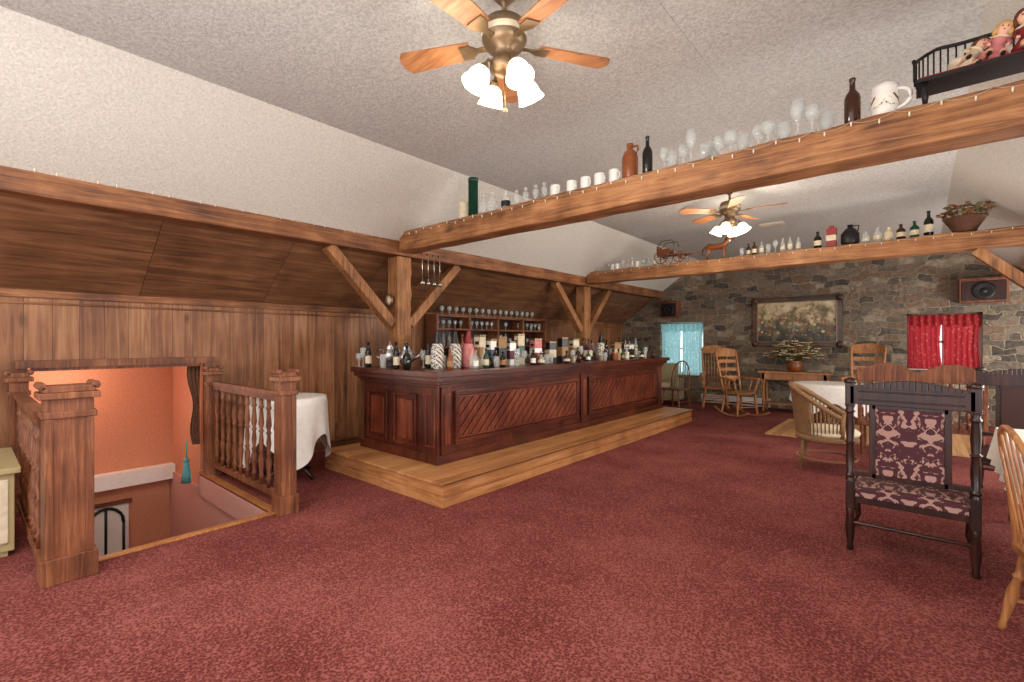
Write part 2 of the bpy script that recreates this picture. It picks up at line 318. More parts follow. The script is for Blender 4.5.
# windows
def window(name,x0,x1,z0,z1,cm):
    m=MB();y=Y1+.24
    m.b(x0,x0+.06,y,y+.06,z0,z1,WHITE);m.b(x1-.06,x1,y,y+.06,z0,z1,WHITE);m.b(x0,x1,y,y+.06,z0,z0+.06,WHITE);m.b(x0,x1,y,y+.06,z1-.06,z1,WHITE)
    m.b(x0,x1,y+.01,y+.05,(z0+z1)/2-.02,(z0+z1)/2+.02,WHITE); m.b((x0+x1)/2-.015,(x0+x1)/2+.015,y+.01,y+.05,z0,z1,WHITE)
    m.b(x0+.05,x1-.05,y+.025,y+.03,z0+.05,z1-.05,GLASS)
    m.b(x0,x1,Y1+.12,y,z0,z0+.03,WHITE)
    m.build(name)
    c=MB()
    for k in (0,1):
        a=x0+.02 if k==0 else (x0+x1)/2+.01; wd=(x1-x0)/2-.03
        c.sheet(lambda u,v,a=a,wd=wd,k=k:(a+(u*wd if k==0 else wd-u*wd)*(1-.08*sin(pi*v)),Y1+.08+.028*sin(u*38+v*2)*(1-.4*v)+.01*sin(u*11),z0+.02+v*(z1-z0-.06)),60,10,cm)
    c.sheet(lambda u,v:(x0+.02+u*(x1-x0-.04),Y1+.04+.022*sin(u*60),z1-.24+.02*sin(u*30)*(1-v)+v*.2),90,3,cm)
    c.cyl((x0+.01,Y1+.08,z1-.035),(x1-.01,Y1+.08,z1-.035),.012,BRASS)
    c.build('curtain')
window('window_1',-5.13,-4.03,.64,1.98,CT); window('window_2',-.2,.84,.95,2.02,CR)
# trim left wall
m=MB(); m.b(-6.22,-6.19,Y0,Y1,1.9,1.99,BY); m.b(-6.22,-6.2,Y0,Y1,1.84,1.86,BY); m.build('trim_1',bev=.006)
m=MB(); m.b(-6.22,-6.2,HY1+.1,Y1,0,.12,BY); m.b(-6.22,-6.2,Y0,HY0-.05,0,.12,BY); m.build('baseboard_left')
# stairwell
m=MB()
m.b(-7.6,-7.5,.2,2.0,-2,1.4,SALMON)
m.b(-7.6,HX1+.1,HY0-.1,HY0-.02,-2,-.2,PINKW); m.b(-7.6,-6.4,HY0-.12,HY0-.02,-.2,1.4,SALMON)
m.b(-7.6,HX1+.1,HY1+.02,HY1+.12,-2,-.2,PINKW); m.b(-7.6,-6.4,HY1+.06,HY1+.14,-.2,1.4,SALMON)
m.b(-7.6,-6.4,HY0-.1,HY1+.14,1.33,1.42,SALMON)
m.b(HX1+.01,HX1+.1,HY0-.1,HY1+.1,-2,-.2,PINKW)
m.build('wall_stairwell')
m=MB()
m.b(HX0,HX1-.02,HY1-.02,HY1-.003,-.24,-.022,PINKW)
m.b(-7.49,-7.35,HY0,HY1+.05,-.28,-.1,WHITE)
m.extr([(HX1-.02,HY1,-.25),(HX1-.02,HY1,-.48),(-6.3,HY1,-1.75),(-6.3,HY1,-1.45)],(0,.019,0),WHITE)
m.build('trim_stairwell')
m=MB()
for i in range(8):
    m.b(HX1-.05-(i+1)*.26,HX1-.05-i*.26,HY0,HY1,-2,-.2*(i+1),CARPET)
m.b(-7.49,HX1-.05-8*.26,HY0,HY1,-2,-1.75,CARPET)
m.build('staircase')
m=MB(); m.b(HX1-.02,HX1+.05,HY0,HY1,.001,.014,OAK); m.b(HX1-.02,HX1-.003,HY0,HY1,-.2,.001,OAK); m.b(HX0,HX1,HY1-.015,HY1+.06,.001,.014,OAK); m.b(HX0,HX1,HY0-.06,HY0+.015,.001,.014,OAK); m.build('trim_3',bev=.003)
# alcove header + side posts
m=MB(); m.b(-6.23,-6.13,HY0-.1,HY1+.14,AT,AT+.07,OAKR); m.b(-6.22,-6.15,HY0-.1,HY0-.02,0,AT,OAKR); m.b(-6.22,-6.15,HY1+.03,HY1+.11,0,AT,OAKR)
m.b(-6.2,-6.16,HY0,HY1,AT-.03,AT,OAKR)
m.build('trim_2')
LACE=pmat('brown_lace',(112,72,52),.9,var=.5,vs=60)
m=MB()
def drape(u,v):
    y=HY1+.02-.17*(1-u)*(.45+.12*sin(v*9)+.25*v); return (-6.27+.02*sin(u*22+v*3),y,.32+.9*v)
m.sheet(drape,16,20,LACE)
m.build('alcove_drape')
m=MB(); m.cyl((0,0,.3),(0,0,.5),.006,TEAL); m.ball((0,0,.28),.03,TEAL); m.lathe([(.02,.27),(.04,.15),(.05,.03)],(0,0,0),TEAL)
m.build('hanging_tassel',(-6.25,1.66,-.12))
m=MB()
for y in (-.2,.2):
    m.tube([(0,y+.17*cos(a),.25+.2*sin(a)) for a in [pi*k/10 for k in range(11)]],.018,IRON); 
    for dy in (-.17,0,.17): m.cyl((0,y+dy,-.15),(0,y+dy,.25+(.2 if dy==0 else 0)),.014,IRON)
m.b(-.03,-.01,-.42,.42,-.15,.5,WHITE); m.b(-.03,.02,-.45,.45,-.2,-.15,OAKR); m.b(-.03,.02,-.45,.45,.48,.52,OAKR)
m.build('arched_window',(-7.46,.95,-.98))
# newels & railings
def newel(name,x,y,wx,wy,h):
    m=MB(); m.b(-wx/2,wx/2,-wy/2,wy/2,0,h-.1,OAKR)
    m.b(-wx/2-.02,wx/2+.02,-wy/2-.02,wy/2+.02,0,.16,OAKR)
    m.b(-wx/2-.015,wx/2+.015,-wy/2-.015,wy/2+.015,h-.22,h-.18,OAKR)
    m.b(-wx/2-.03,wx/2+.03,-wy/2-.03,wy/2+.03,h-.1,h-.06,OAKR); m.b(-wx/2-.01,wx/2+.01,-wy/2-.01,wy/2+.01,h-.06,h-.02,OAKR)
    for sx in(-1,1):
        for sy in(-1,1): m.b(sx*wx/2-.012,sx*wx/2+.012,sy*(wy/2-.02)-.02,sy*(wy/2-.02)+.02,.16,h-.22,OAKR)
    m.tube([(-wx/2-.01,-wy/2-.01,h-.02),(wx/2+.01,-wy/2-.01,h-.02)],.026,OAKR); m.tube([(-wx/2-.01,wy/2+.01,h-.02),(wx/2+.01,wy/2+.01,h-.02)],.026,OAKR)
    return m.build(name,(x,y,0),bev=.005)
newel('newel_post',-4.14,.45,.2,.23,1.24); newel('newel_post',-4.22,1.86,.13,.13,1.25)
newel('newel_post',-6.05,1.86,.1,.12,1.22); newel('newel_post',-6.05,.34,.1,.12,1.24)
def rail(name,y,x0,x1,n):
    m=MB(); m.b(x0,x1,y-.035,y+.035,1.0,1.05,OAKR); m.b(x0,x1,y-.02,y+.02,.96,1.0,OAKR); m.b(x0,x1,y-.025,y+.025,.1,.15,OAKR)
    for i in range(n):
        x=x0+(x1-x0)*(i+.5)/n; m.lz((x,y,.15),(x,y,.96),SPIN,OAKR,10)
    m.build(name)
rail('stair_railing',1.86,-5.98,-4.31,10); rail('stair_railing',.34,-5.98,-4.27,10)
# painted cabinet left
m=MB(); m.b(-.45,.45,-.45,.3,.04,.58,GREENB); m.b(-.48,.48,-.48,.33,.58,.62,GREENB)
for i in range(6): m.b(.45,.462,-.42+i*.12,-.33+i*.12,.1,.54,CREAM)
for a in(-.4,.4):
    for b_ in(-.4,.24): m.b(a-.03,a+.03,b_-.03,b_+.03,0,.05,GREENB)
m.build('storage_bench',(-5.25,-.05,0),bev=.006)
# ---------------- timber frame ----------------
def tb(name,x0,x1,y0,y1,z0,z1,mat):
    m=MB();ax=0 if (x1-x0)>(y1-y0) else 1
    if z1-z0>max(x1-x0,y1-y0): ax=2
    lo=[x0,y0,z0];hi=[x1,y1,z1];n=24;L=hi[ax]-lo[ax];o=[k for k in range(3) if k!=ax]
    rnd=random.Random(len(name)*7+int(y0*10))
    vs=[]
    for i in range(n+1):
        t=lo[ax]+L*i/n
        for (a,b_) in ((0,0),(1,0),(1,1),(0,1)):
            p=[0,0,0];p[ax]=t
            p[o[0]]=(lo,hi)[a][o[0]]+rnd.uniform(-.007,.007);p[o[1]]=(lo,hi)[b_][o[1]]+rnd.uniform(-.007,.007);vs.append(tuple(p))
    fs=[(i*4+k,i*4+(k+1)%4,(i+1)*4+(k+1)%4,(i+1)*4+k) for i in range(n) for k in range(4)]+[(3,2,1,0),(n*4,n*4+1,n*4+2,n*4+3)]
    m.add(vs,fs,mat); return m.build(name,bev=.014)
tb('timber_beam',-5.32,-5.06,Y0,Y1-.02,2.6,2.82,BY)
tb('timber_beam',1.4,1.66,Y0,Y1-.02,2.5,2.72,BY)
tb('timber_beam',-5.04,1.39,3.65,3.89,2.64,2.88,BX)
tb('timber_beam',-5.04,1.39,8.13,8.37,2.64,2.86,BX)
for y in (3.77,8.25):
    for x,sx in((-5.19,1),(1.52,-1)):
        z0=.232 if sx>0 else 0
        tb('timber_post',x-.11,x+.11,y-.11,y+.11,z0,2.595 if sx>0 else 2.495,BZ)
        zt_=2.6 if sx>0 else 2.5
        m=MB(); m.beam((x,y-1.0,zt_),(x,y-.13,1.72),.12,.13,BZ,(1,0,0)); m.beam((x,y+1.0,zt_),(x,y+.13,1.72),.12,.13,BZ,(1,0,0))
        if sx<0: m.beam((x-1.0,y,2.63),(x-.13,y,1.74),.12,.13,BZ,(0,1,0))
        m.build('timber_brace',bev=.008)
# string lights
m=MB()
def swag(p,q,n,sag):
    p=Vector(p);q=Vector(q);pts=[]
    for i in range(n*6+1):
        t=i/(n*6); k=(i%6)/6; pts.append(p.lerp(q,t)+Vector((0,0,-sag*4*k*(1-k))))
    m.tube(pts,.0022,WIRE,4)
    for i in range(0,len(pts),4): m.lathe([(.003,0),(.006,-.008),(.005,-.022),(.001,-.03)],pts[i],BULB,6)
swag((-4.95,3.636,2.87),(1.35,3.636,2.87),30,.025); swag((-5.045,Y0+2,2.82),(-5.045,3.5,2.82),26,.025); swag((-4.95,8.116,2.85),(1.35,8.116,2.85),24,.02)
m.build('string_lights')
# ---------------- bar ----------------
m=MB(); m.b(-5.33,-3.25,2.83,8.9,0,.2,PINE); m.b(-5.35,-3.22,2.8,8.93,.2,.225,PINE)
m.b(-5.34,-3.235,2.815,2.83,0,.08,PINEX); m.b(-3.25,-3.235,2.83,8.91,0,.08,PINEY); m.b(-5.34,-3.24,2.82,2.829,.1,.199,PINEX);m.b(-3.249,-3.24,2.83,8.91,.1,.199,PINEY)
m.build('bar_platform',bev=.004)
m=MB(); zb=.226; zt=1.19; BX0,BX1,BY0,BY1=-5.13,-3.76,3.2,8.72
XS=BX1-.5
m.b(BX0,XS,BY0,BY0+.42,zb,zt-.06,MAH); m.b(XS,BX1,BY0,BY1,zb,zt-.06,MAH)
m.b(BX0-.03,XS,BY0-.03,BY0,zb,zb+.1,MAH); m.b(XS,BX1+.03,BY0-.03,BY0,zb,zb+.1,MAH); m.b(BX1,BX1+.03,BY0,BY1+.03,zb,zb+.1,MAHY); m.b(BX0-.03,BX0,BY0,BY0+.42,zb,zb+.1,MAH)
for i,(e,z0,z1) in enumerate([(.03,zt-.17,zt-.14),(.05,zt-.14,zt-.11),(.085,zt-.11,zt-.06)]):
    m.b(BX0-e,BX1+e,BY0-e,BY0,z0,z1,MAHY); m.b(BX1,BX1+e,BY0,BY1+e,z0,z1,MAHY); m.b(BX0-e,BX0,BY0,BY0+.42,z0,z1,MAHY)
m.b(BX0-.1,XS-.1,BY0-.12,BY0+.42,zt-.06,zt,MAHY); m.b(XS-.1,BX1+.13,BY0-.12,BY1+.12,zt-.06,zt,MAHY)
def frameY(y0,y1,z0,z1,x,w=.035,d=.03,mat=MAHY):
    m.b(x,x+d,y0,y1,z0,z0+w,mat);m.b(x,x+d,y0,y1,z1-w,z1,mat);m.b(x,x+d,y0,y0+w,z0+w,z1-w,mat);m.b(x,x+d,y1-w,y1,z0+w,z1-w,mat)
def frameX(x0,x1,z0,z1,y,w=.03,d=.025,mat=MAHY):
    m.b(x0,x1,y-d,y,z0,z0+w,mat);m.b(x0,x1,y-d,y,z1-w,z1,mat);m.b(x0,x0+w,y-d,y,z0+w,z1-w,mat);m.b(x1-w,x1,y-d,y,z0+w,z1-w,mat)
def clip(poly,x0,x1,y0,y1):
    for ax,val,sg in((0,x0,1),(0,x1,-1),(1,y0,1),(1,y1,-1)):
        out=[]
        for i in range(len(poly)):
            a=poly[i];b_=poly[(i+1)%len(poly)];ia=sg*(a[ax]-val)>=0;ib=sg*(b_[ax]-val)>=0
            if ia: out.append(a)
            if ia!=ib:
                t=(val-a[ax])/(b_[ax]-a[ax]);out.append((a[0]+t*(b_[0]-a[0]),a[1]+t*(b_[1]-a[1])))
        poly=out
        if not poly: return []
    return poly
for (a,c) in((3.42,5.82),(6.1,8.5)):
    frameY(a,c,.4,.97,BX1,.05,.035); frameY(a+.06,c-.06,.46,.91,BX1,.02,.022,MAHS)
    k=a-1
    while k<c+.1:
        p=clip([(k,.48),(k+.1,.48),(k+.1+.41,.89),(k+.41,.89)],a+.08,c-.08,.48,.89)
        if len(p)>2: m.extr([(BX1,q[0],q[1]) for q in p],(.018,0,0),MAHS)
        k+=.125
for y in (3.3,5.96,8.62): m.b(BX1,BX1+.03,y-.07,y+.07,zb+.1,zt-.17,MAH); m.b(BX1+.03,BX1+.045,y-.04,y+.04,.42,.95,MAHS)
for (a,c) in((-5.03,-4.62),(-4.5,-4.09)):
    frameX(a,c,.36,.93,BY0); m.b(a+.07,c-.07,BY0-.014,BY0,.43,.86,MAHS)
m.b(BX1-.19,BX1+.03,BY0-.03,BY0,zb+.1,zt-.17,MAH); frameX(BX1-.16,BX1,.4,.93,BY0-.03,.02,.01,MAHS)
m.b(BX1-1.0,BX1-.5,BY0+.85,BY1,.78,.82,MAHY)
m.build('bar_counter',bev=.005)
# back bar hutch
m=MB()
H0,H1=5.0,7.9
m.b(-6.18,-5.75,H0,H1,0,1.0,MAHY); m.b(-6.18,-5.7,H0-.03,H1+.03,1.0,1.04,OAK)
m.b(-6.18,-6.15,H0,H1,1.04,1.95,DARK)
for z in(1.38,1.68,1.9): m.b(-6.15,-5.88,H0,H1,z,z+.03,OAKR)
for i in range(5):
    y=H0+(H1-H0)*i/4; m.b(-6.15,-5.87,y-.02,y+.02,1.04,1.935,OAKR)
m.build('back_bar_hutch',bev=.004)
# bottles/glasses
def bottle(m,x,y,z,h,r,mat,lab=None,n=12):
    m.lathe([(r*.9,0),(r,.02*h),(r,.58*h),(r*.85,.66*h),(r*.38,.76*h),(r*.33,.94*h),(r*.42,.95*h),(r*.42,h)],(x,y,z),mat,n)
    if lab: m.lathe([(r*1.02,.15*h),(r*1.02,.45*h)],(x,y,z),lab,n,cap=False)
def squat(m,x,y,z,h,r,mat,lab=None):
    m.lathe([(r*.8,0),(r*1.1,.1*h),(r*1.15,.35*h),(r*.9,.52*h),(r*.35,.62*h),(r*.3,.8*h),(r*.5,.83*h),(r*.5,.9*h),(r*.2,.98*h),(.001,h)],(x,y,z),mat,14)
    if lab: m.lathe([(r*1.14,.16*h),(r*1.17,.34*h)],(x,y,z),lab,14,cap=False)
def goblet(m,x,y,z,h,r,mat=None):
    mat=mat or GLASS
    m.lathe([(r*.8,0),(r*.75,.02*h),(.008,.06*h),(.007,.4*h),(.012,.43*h),(r*.7,.52*h),(r,.7*h),(r*.85,h),(r*.8,h),(r*.93,.7*h),(r*.6,.54*h),(.002,.47*h)],(x,y,z),mat,14)
def tumbler(m,x,y,z,h,r,mat=None): m.lathe([(r*.8,0),(r,h),(r*.93,h),(r*.74,.04*h),(0.001,.04*h)],(x,y,z),mat or GLASS,12)
def mug(m,x,y,z,h,r,mat,a=0,band=None):
    m.lathe([(r*.95,0),(r,.04*h),(r*.98,h*.9),(r,h),(r*.9,h),(r*.88,.1*h),(.001,.08*h)],(x,y,z),mat,16)
    m.tube([(x+cos(a)*(r*.95+.33*h*sin(t)),y+sin(a)*(r*.95+.33*h*sin(t)),z+h*.5+h*.3*cos(t)) for t in [pi*k/8 for k in range(9)]],h*.06,mat,6)
    if band: m.lathe([(r*1.01,.3*h),(r*1.01,.68*h)],(x,y,z),band,16,cap=False)
m=MB()
for y in [5.1+i*.13 for i in range(22)]:
    for z in(1.041,1.411,1.711):
        if random.random()<.75:
            q=random.random()
            if q<.25 and z<1.6: bottle(m,-6.0,y,z,random.uniform(.2,.26),.033,random.choice([GLASS,BRB,DKG]))
            else: (goblet if q<.7 else tumbler)(m,-6.0,y,z,.14,.035)
for y in [5.2+i*.16 for i in range(16)]: goblet(m,-6.0,y,1.931,.15,.04)
m.build('back_bar_glassware')
# bar-top clutter
zt=1.191
m=MB()
rows=[-4.31,-4.22,-4.13,-3.86,-3.76]
for ri,xr in enumerate(rows):
    y=3.42+random.uniform(0,.1)
    while y<8.6:
        x=xr+random.uniform(-.012,.012); q=random.random(); back=xr<-4
        if random.random()<(.85 if back else .5):
            if q<.34: bottle(m,x,y,zt,random.uniform(.24,.4) if back else random.uniform(.15,.24),.034,random.choice([DKG,BRB,GLASS,GRN,BRG,GLASS,DKG]),random.choice([CREAM,TAN,None,CER]))
            elif q<.5: squat(m,x,y,zt,random.uniform(.2,.32) if back else .18,.042,random.choice([BRB,GLASS,DKG,CER,BRG,SILVER]),random.choice([CREAM,None,TAN]))
            elif q<.7: goblet(m,x,y,zt,random.uniform(.15,.24),.04)
            elif q<.84: tumbler(m,x,y,zt,.13,.036)
            else: mug(m,x,y,zt,random.uniform(.1,.17),.04,random.choice([CER,SILVER,BRG,TAN]),random.choice([1.57,4.7]))
        y+=random.uniform(.1,.19)
m.build('bar_top_bottles_and_glasses')
m=MB()
for x in (-5.14,-5.03,-4.92,-4.62,-4.4,-4.2):
    for y in(3.14,3.52):
        if x>-4.5 and y>3.4: continue
        q=random.random(); x_=x+random.uniform(-.02,.02)
        if q<.4: goblet(m,x_,y,zt,random.uniform(.16,.28),.04)
        elif q<.5: tumbler(m,x_,y,zt,.16,.04)
        elif q<.8: squat(m,x_,y,zt,.3,.042,random.choice([SILVER,DKG,BRB]))
        else: bottle(m,x_,y,zt,.3,.035,random.choice([DKG,GLASS]),CREAM)
m.build('bar_end_glassware')
for (x,y) in((-4.78,3.33),(-4.5,3.36)):
    m=MB(); m.lathe([(.05,0),(.04,.03),(.09,.08),(.1,.13),(.07,.2),(.05,.22),(.055,.23),(.02,.27),(.015,.3),(.001,.31)],(0,0,0),SILVER,18)
    m.tube([(.08,0,.1),(.15,0,.14),(.17,0,.22)],[.02,.014,.01],SILVER); m.tube([(-.07,0,.2),(-.15,0,.21),(-.16,0,.13),(-.09,0,.09)],.009,SILVER)
    m.build('silver_teapot',(x,y,zt),random.uniform(.6,1.0))
STR=damask_mat('floral_tin',(224,216,202),(36,32,34),.03,44,.47)
for (x,y,c,cc) in((-4.0,3.4,BLK,BLK),(-4.0,3.66,BLK,BLK),(-4.0,3.87,PNK,RED),(-4.0,6.9,BLK,BLK)):
    m=MB(); m.lathe([(.06,0),(.072,.02),(.076,.12),(.07,.22),(.05,.28)],(0,0,0),STR if c is BLK else c,18); m.lathe([(.052,.28),(.045,.3),(.03,.37),(.018,.4),(.02,.42),(.001,.43)],(0,0,0),cc,14)
    m.build('patterned_decanter',(x,y,zt))
for (x,y,w,d,h,c,c2) in((-4.0,4.06,.1,.1,.38,CREAM,TAN),(-4.0,4.24,.12,.1,.33,CER,BLUE),(-4.0,4.42,.1,.14,.36,TAN,BLK),(-4.0,4.62,.11,.1,.3,CER,PLUM),(-4.0,4.8,.1,.1,.4,CREAM,GRN),(-4.0,5.15,.12,.12,.34,PNK,CER),(-4.0,5.5,.1,.12,.3,BLK,CREAM),(-4.0,5.8,.1,.12,.36,BLK,TAN),(-4.0,6.1,.1,.12,.34,CREAM,TAN),(-4.0,6.5,.1,.15,.26,PLUM,CREAM),(-4.0,7.4,.12,.16,.28,TAN,CREAM),(-4.0,7.9,.12,.16,.26,CER,BLK)):
    m=MB(); m.b(-w/2,w/2,-d/2,d/2,0,h,c); m.b(-w/2-.002,w/2+.002,-d/2-.002,d/2+.002,h*.25,h*.62,c2); m.b(-w/2-.003,w/2+.003,-d/2-.003,d/2+.003,h*.94,h+.004,BRASS); m.b(-w*.3,w*.3,-d/2-.004,d/2+.004,h*.7,h*.8,BLK)
    m.build('gift_box',(x,y,zt),random.uniform(-.3,.3),bev=.003)
# utensils hanging
m=MB()
for i,y in enumerate((4.0,4.1,4.2,4.3)):
    x=-5.03; m.tube([(x,y,2.66),(x+.02,y,2.66),(x+.02,y,2.3)],.007,SILVER); m.ball((x+.02,y,2.27),(.035,.035,.03),SILVER)
    m.ball((x-.0,y,2.66),.012,IRON)
m.build('hanging_ladles')
m=MB(); m.lathe([(.07,-.015),(.085,-.01),(.085,.01),(.07,.015),(.001,.01)],(0,0,0),BRASS,24,Matrix.Rotation(pi/2,3,'X')); m.lathe([(.068,.016),(.001,.018)],(0,0,0),CREAM,24,Matrix.Rotation(pi/2,3,'X')); m.build('round_wall_clock',(-5.19,3.6,2.02))
# ---------------- things on crossbeams ----------------
Yb,Zb=3.77,2.888
def single(name,fn,x,y=Yb,z=Zb,rz=0):
    m=MB(); fn(m); return m.build(name,(x,y,z),rz)
single('green_tin_canister',lambda m:m.lathe([(.055,0),(.055,.4),(.058,.4),(.058,.44),(.001,.44)],(0,0,0),GRN,20),-3.82)
single('cream_mug',lambda m:mug(m,0,0,0,.2,.06,CREAM,2),-3.97)
for x in(-3.66,-3.53): single('glass_decanter',lambda m:(m.lathe([(.05,0),(.06,.05),(.05,.13),(.018,.16),(.022,.2)],(0,0,0),GLASS,14),m.ball((0,0,.22),.025,GLASS)),x)
single('spirit_bottle',lambda m:bottle(m,0,0,0,.2,.05,GLASS,BLK),-3.33)
for x in(-3.18,-3.06,-2.93,-2.82): single('glass_figurine',lambda m:(m.lathe([(.04,0),(.045,.01),(.012,.04),(.03,.08),(.034,.12),(.01,.15)],(0,0,0),GLASS,12),m.ball((0,0,.165),.02,GLASS)),x)
for x in(-2.69,-2.5,-2.345,-2.2,-2.05): single('coffee_mug',lambda m:mug(m,0,0,0,.12,.048,CER,-.5),x)
single('stoneware_jug',lambda m:(m.lathe([(.062,0),(.068,.02),(.068,.19),(.05,.24),(.025,.26),(.028,.3),(.03,.31),(.001,.31)],(0,0,0),BRG,18),m.tube([(.03,0,.28),(.07,0,.28),(.075,0,.24),(.055,0,.21)],.009,BRG)),-1.9)
single('wine_bottle',lambda m:bottle(m,0,0,0,.33,.042,DKG),-1.74)
m=MB()
xs=[-1.6,-1.52,-1.44,-1.36,-1.26,-1.18,-1.08,-1.0,-.9,-.82,-.72,-.64,-.55,-.48]
for i,x in enumerate(xs):
    y=random.uniform(-.06,.06)
    if i%3==1: tumbler(m,x,y,0,random.uniform(.12,.17),.05)
    else: goblet(m,x,y,0,random.choice([.16,.2,.26,.18]),random.choice([.045,.055,.05]))
mug(m,-1.26,.06,0,.15,.05,GLASS,1)
m.build('goblet_collection',(0,Yb,Zb))
single('tall_brown_bottle',lambda m:bottle(m,0,0,0,.31,.045,BRB),-.335)
single('painted_stein',lambda m:(mug(m,0,0,0,.2,.07,CER,-.3),m.lathe([(.05,.2),(.05,.21),(.02,.225),(.001,.24)],(0,0,0),CER,14),m.lathe([(.0715,.06),(.0715,.13)],(0,0,0),damask_mat('stein_art',(236,230,215),(120,70,50),.03,30),16,cap=False)),-.17)
# doll bench with dolls
m=MB(); L=.6
m.b(0,L,-.12,.12,.12,.14,IRON)
for x in(.04,L-.04):
    for y in(-.09,.09): m.lz((x,y,0),(x,y,.12),[(.012,0),(.018,.4),(.01,.7),(.016,1)],IRON)
    m.b(x-.01,x+.01,-.1,.1,.04,.055,IRON)
def hoop(t):
    a=pi*t; s_=max(0,sin(a)); return (L/2-(L/2+.01)*cos(a), -.1+.21*min(1,s_**.5*1.02), .26+.12*min(1,s_*1.3))
m.tube([hoop(i/30) for i in range(31)],.011,IRON)
for i in range(0,25):
    p=hoop(i/24); m.cyl((p[0],min(p[1],.11),.14),(p[0],p[1],p[2]),.0045,IRON,6)
m.b(.01,L-.01,-.11,.11,.14,.15,DRED)
m.build('toy_bench',(-.02,Yb,Zb))
def doll(x,rz,hair,dress,lean=.0,s=.8):
    m=MB(); m.T=Matrix.Rotation(lean,4,'Y')@Matrix.Scale(s,4)
    m.lathe([(.03,0),(.085,.01),(.08,.04),(.048,.08),(.038,.1),(.042,.13),(.03,.155),(.012,.165)],(0,0,0),dress,16)
    m.cyl((0,0,.16),(0,0,.18),.012,SKIN)
    m.ball((0,0,.215),(.04,.038,.046),SKIN,16,12); m.ball((0,.008,.228),(.046,.042,.045),hair,16,12)
    for q in(-1,1):
        m.ball((q*.015,-.036,.218),.0045,IRON,8,6); m.ball((q*.042,.005,.2),(.014,.016,.03),hair)
        m.tube([(q*.035,0,.145),(q*.062,-.02,.11),(q*.05,-.055,.085)],[.016,.013,.009],dress,8); m.ball((q*.05,-.06,.083),.011,SKIN)
        m.tube([(q*.03,-.02,.02),(q*.035,-.1,.025),(q*.035,-.14,-.01)],[.022,.018,.013],SKIN,8); m.ball((q*.035,-.152,-.015),(.014,.024,.014),IRON)
    m.ball((0,-.04,.21),(.005,.006,.006),SKIN); m.ball((0,-.037,.196),(.007,.003,.003),RED)
    m.lathe([(.045,.0),(.05,.006),(.04,.012)],(0,0,.15),CRMF,14)
    m.build('doll',(x,Yb-.01,Zb+.175),rz)
doll(.17,.5,HAIRB,CRMF,.7); doll(.3,.1,HAIRY,PNK,.3); doll(.45,.0,HAIRB,DRED,-.1,.9)
# crossbeam 2 items
Y2,Z2=8.25,2.868
def wagon(m):
    m.b(-.28,.18,-.1,.1,.14,.16,OAKR); m.b(-.28,-.05,-.1,-.09,.16,.26,OAKR); m.b(-.28,-.05,.09,.1,.16,.26,OAKR); m.b(-.29,-.27,-.1,.1,.16,.32,OAKR)
    for x,r in((-.2,.12),(.12,.09)):
        for y in(-.12,.12):
            m.tube([(x+r*cos(a),y,r+r*sin(a)) for a in [2*pi*k/18 for k in range(18)]],.008,BRG,5,True)
            for k in range(8): m.cyl((x,y,r),(x+r*cos(k*pi/4),y,r+r*sin(k*pi/4)),.005,BRG,5)
            m.ball((x,y,r),.016,BRG)
        m.cyl((x,-.12,r),(x,.12,r),.008,IRON)
    for y in(-.05,.05): m.cyl((.15,y,.12),(.5,y,.16),.007,OAKR)
    m.tube([(-.26,-.1,.32),(-.2,-.1,.4),(.0,-.1,.4),(.04,-.1,.3)],.006,IRON); m.tube([(-.26,.1,.32),(-.2,.1,.4),(.0,.1,.4),(.04,.1,.3)],.006,IRON)
single('model_wagon',wagon,-3.3,Y2,Z2+.006)
def horse(m):
    m.tube([(-.17,0,.2),(-.13,0,.22),(-.03,0,.205),(.07,0,.21),(.13,0,.23),(.17,0,.29),(.2,0,.34)],[.035,.052,.05,.052,.05,.032,.022],BRG,10)
    m.tube([(.19,0,.345),(.23,0,.335),(.275,0,.3)],[.024,.022,.013],BRG,8)
    for y in(-.012,.012): m.lathe([(.008,0),(.001,.03)],(.195,y,.36),BRG,6)
    m.tube([(-.19,0,.22),(-.23,0,.18),(-.235,0,.08)],[.012,.014,.005],IRON,6)
    m.tube([(.12,0,.28),(.15,0,.33),(.185,0,.368)],[.01,.014,.008],IRON,6)
    for y in(-.03,.03):
        m.tube([(.11,y,.2),(.12,y,.11),(.11,y,.05),(.115,y,0)],[.026,.014,.011,.012],BRG,7); m.tube([(-.15,y,.2),(-.12,y,.14),(-.165,y,.09),(-.155,y,0)],[.034,.022,.012,.012],BRG,7)
single('horse_figurine',horse,-2.58,Y2,Z2)
m=MB()
for x in [-4.6+.1*i for i in range(10)]:
    q=random.random(); y=random.uniform(-.05,.05)
    if q<.4: goblet(m,x,y,0,.16,.045)
    elif q<.65: tumbler(m,x,y,0,.14,.045)
    elif q<.85: bottle(m,x,y,0,.2,.04,GLASS,CREAM)
    else: mug(m,x,y,0,.11,.045,CER,1)
m.build('beam_glass_collection',(0,Y2,Z2))
m=MB()
for x in [-2.2+.1*i for i in range(9)]:
    q=random.random(); y=random.uniform(-.05,.05)
    if q<.4: goblet(m,x,y,0,.18,.04)
    elif q<.6: tumbler(m,x,y,0,.14,.04)
    else: bottle(m,x,y,0,.2,.035,random.choice([GLASS,BRB]),CREAM)
m.build('beam_glass_collection',(0,Y2,Z2))
single('dark_stoneware_jug',lambda m:(m.lathe([(.1,0),(.11,.03),(.11,.15),(.06,.22),(.03,.24),(.035,.28),(.001,.28)],(0,0,0),IRON,18),m.tube([(.03,0,.26),(.1,0,.26),(.09,0,.18)],.01,IRON)),-.76,Y2,Z2)
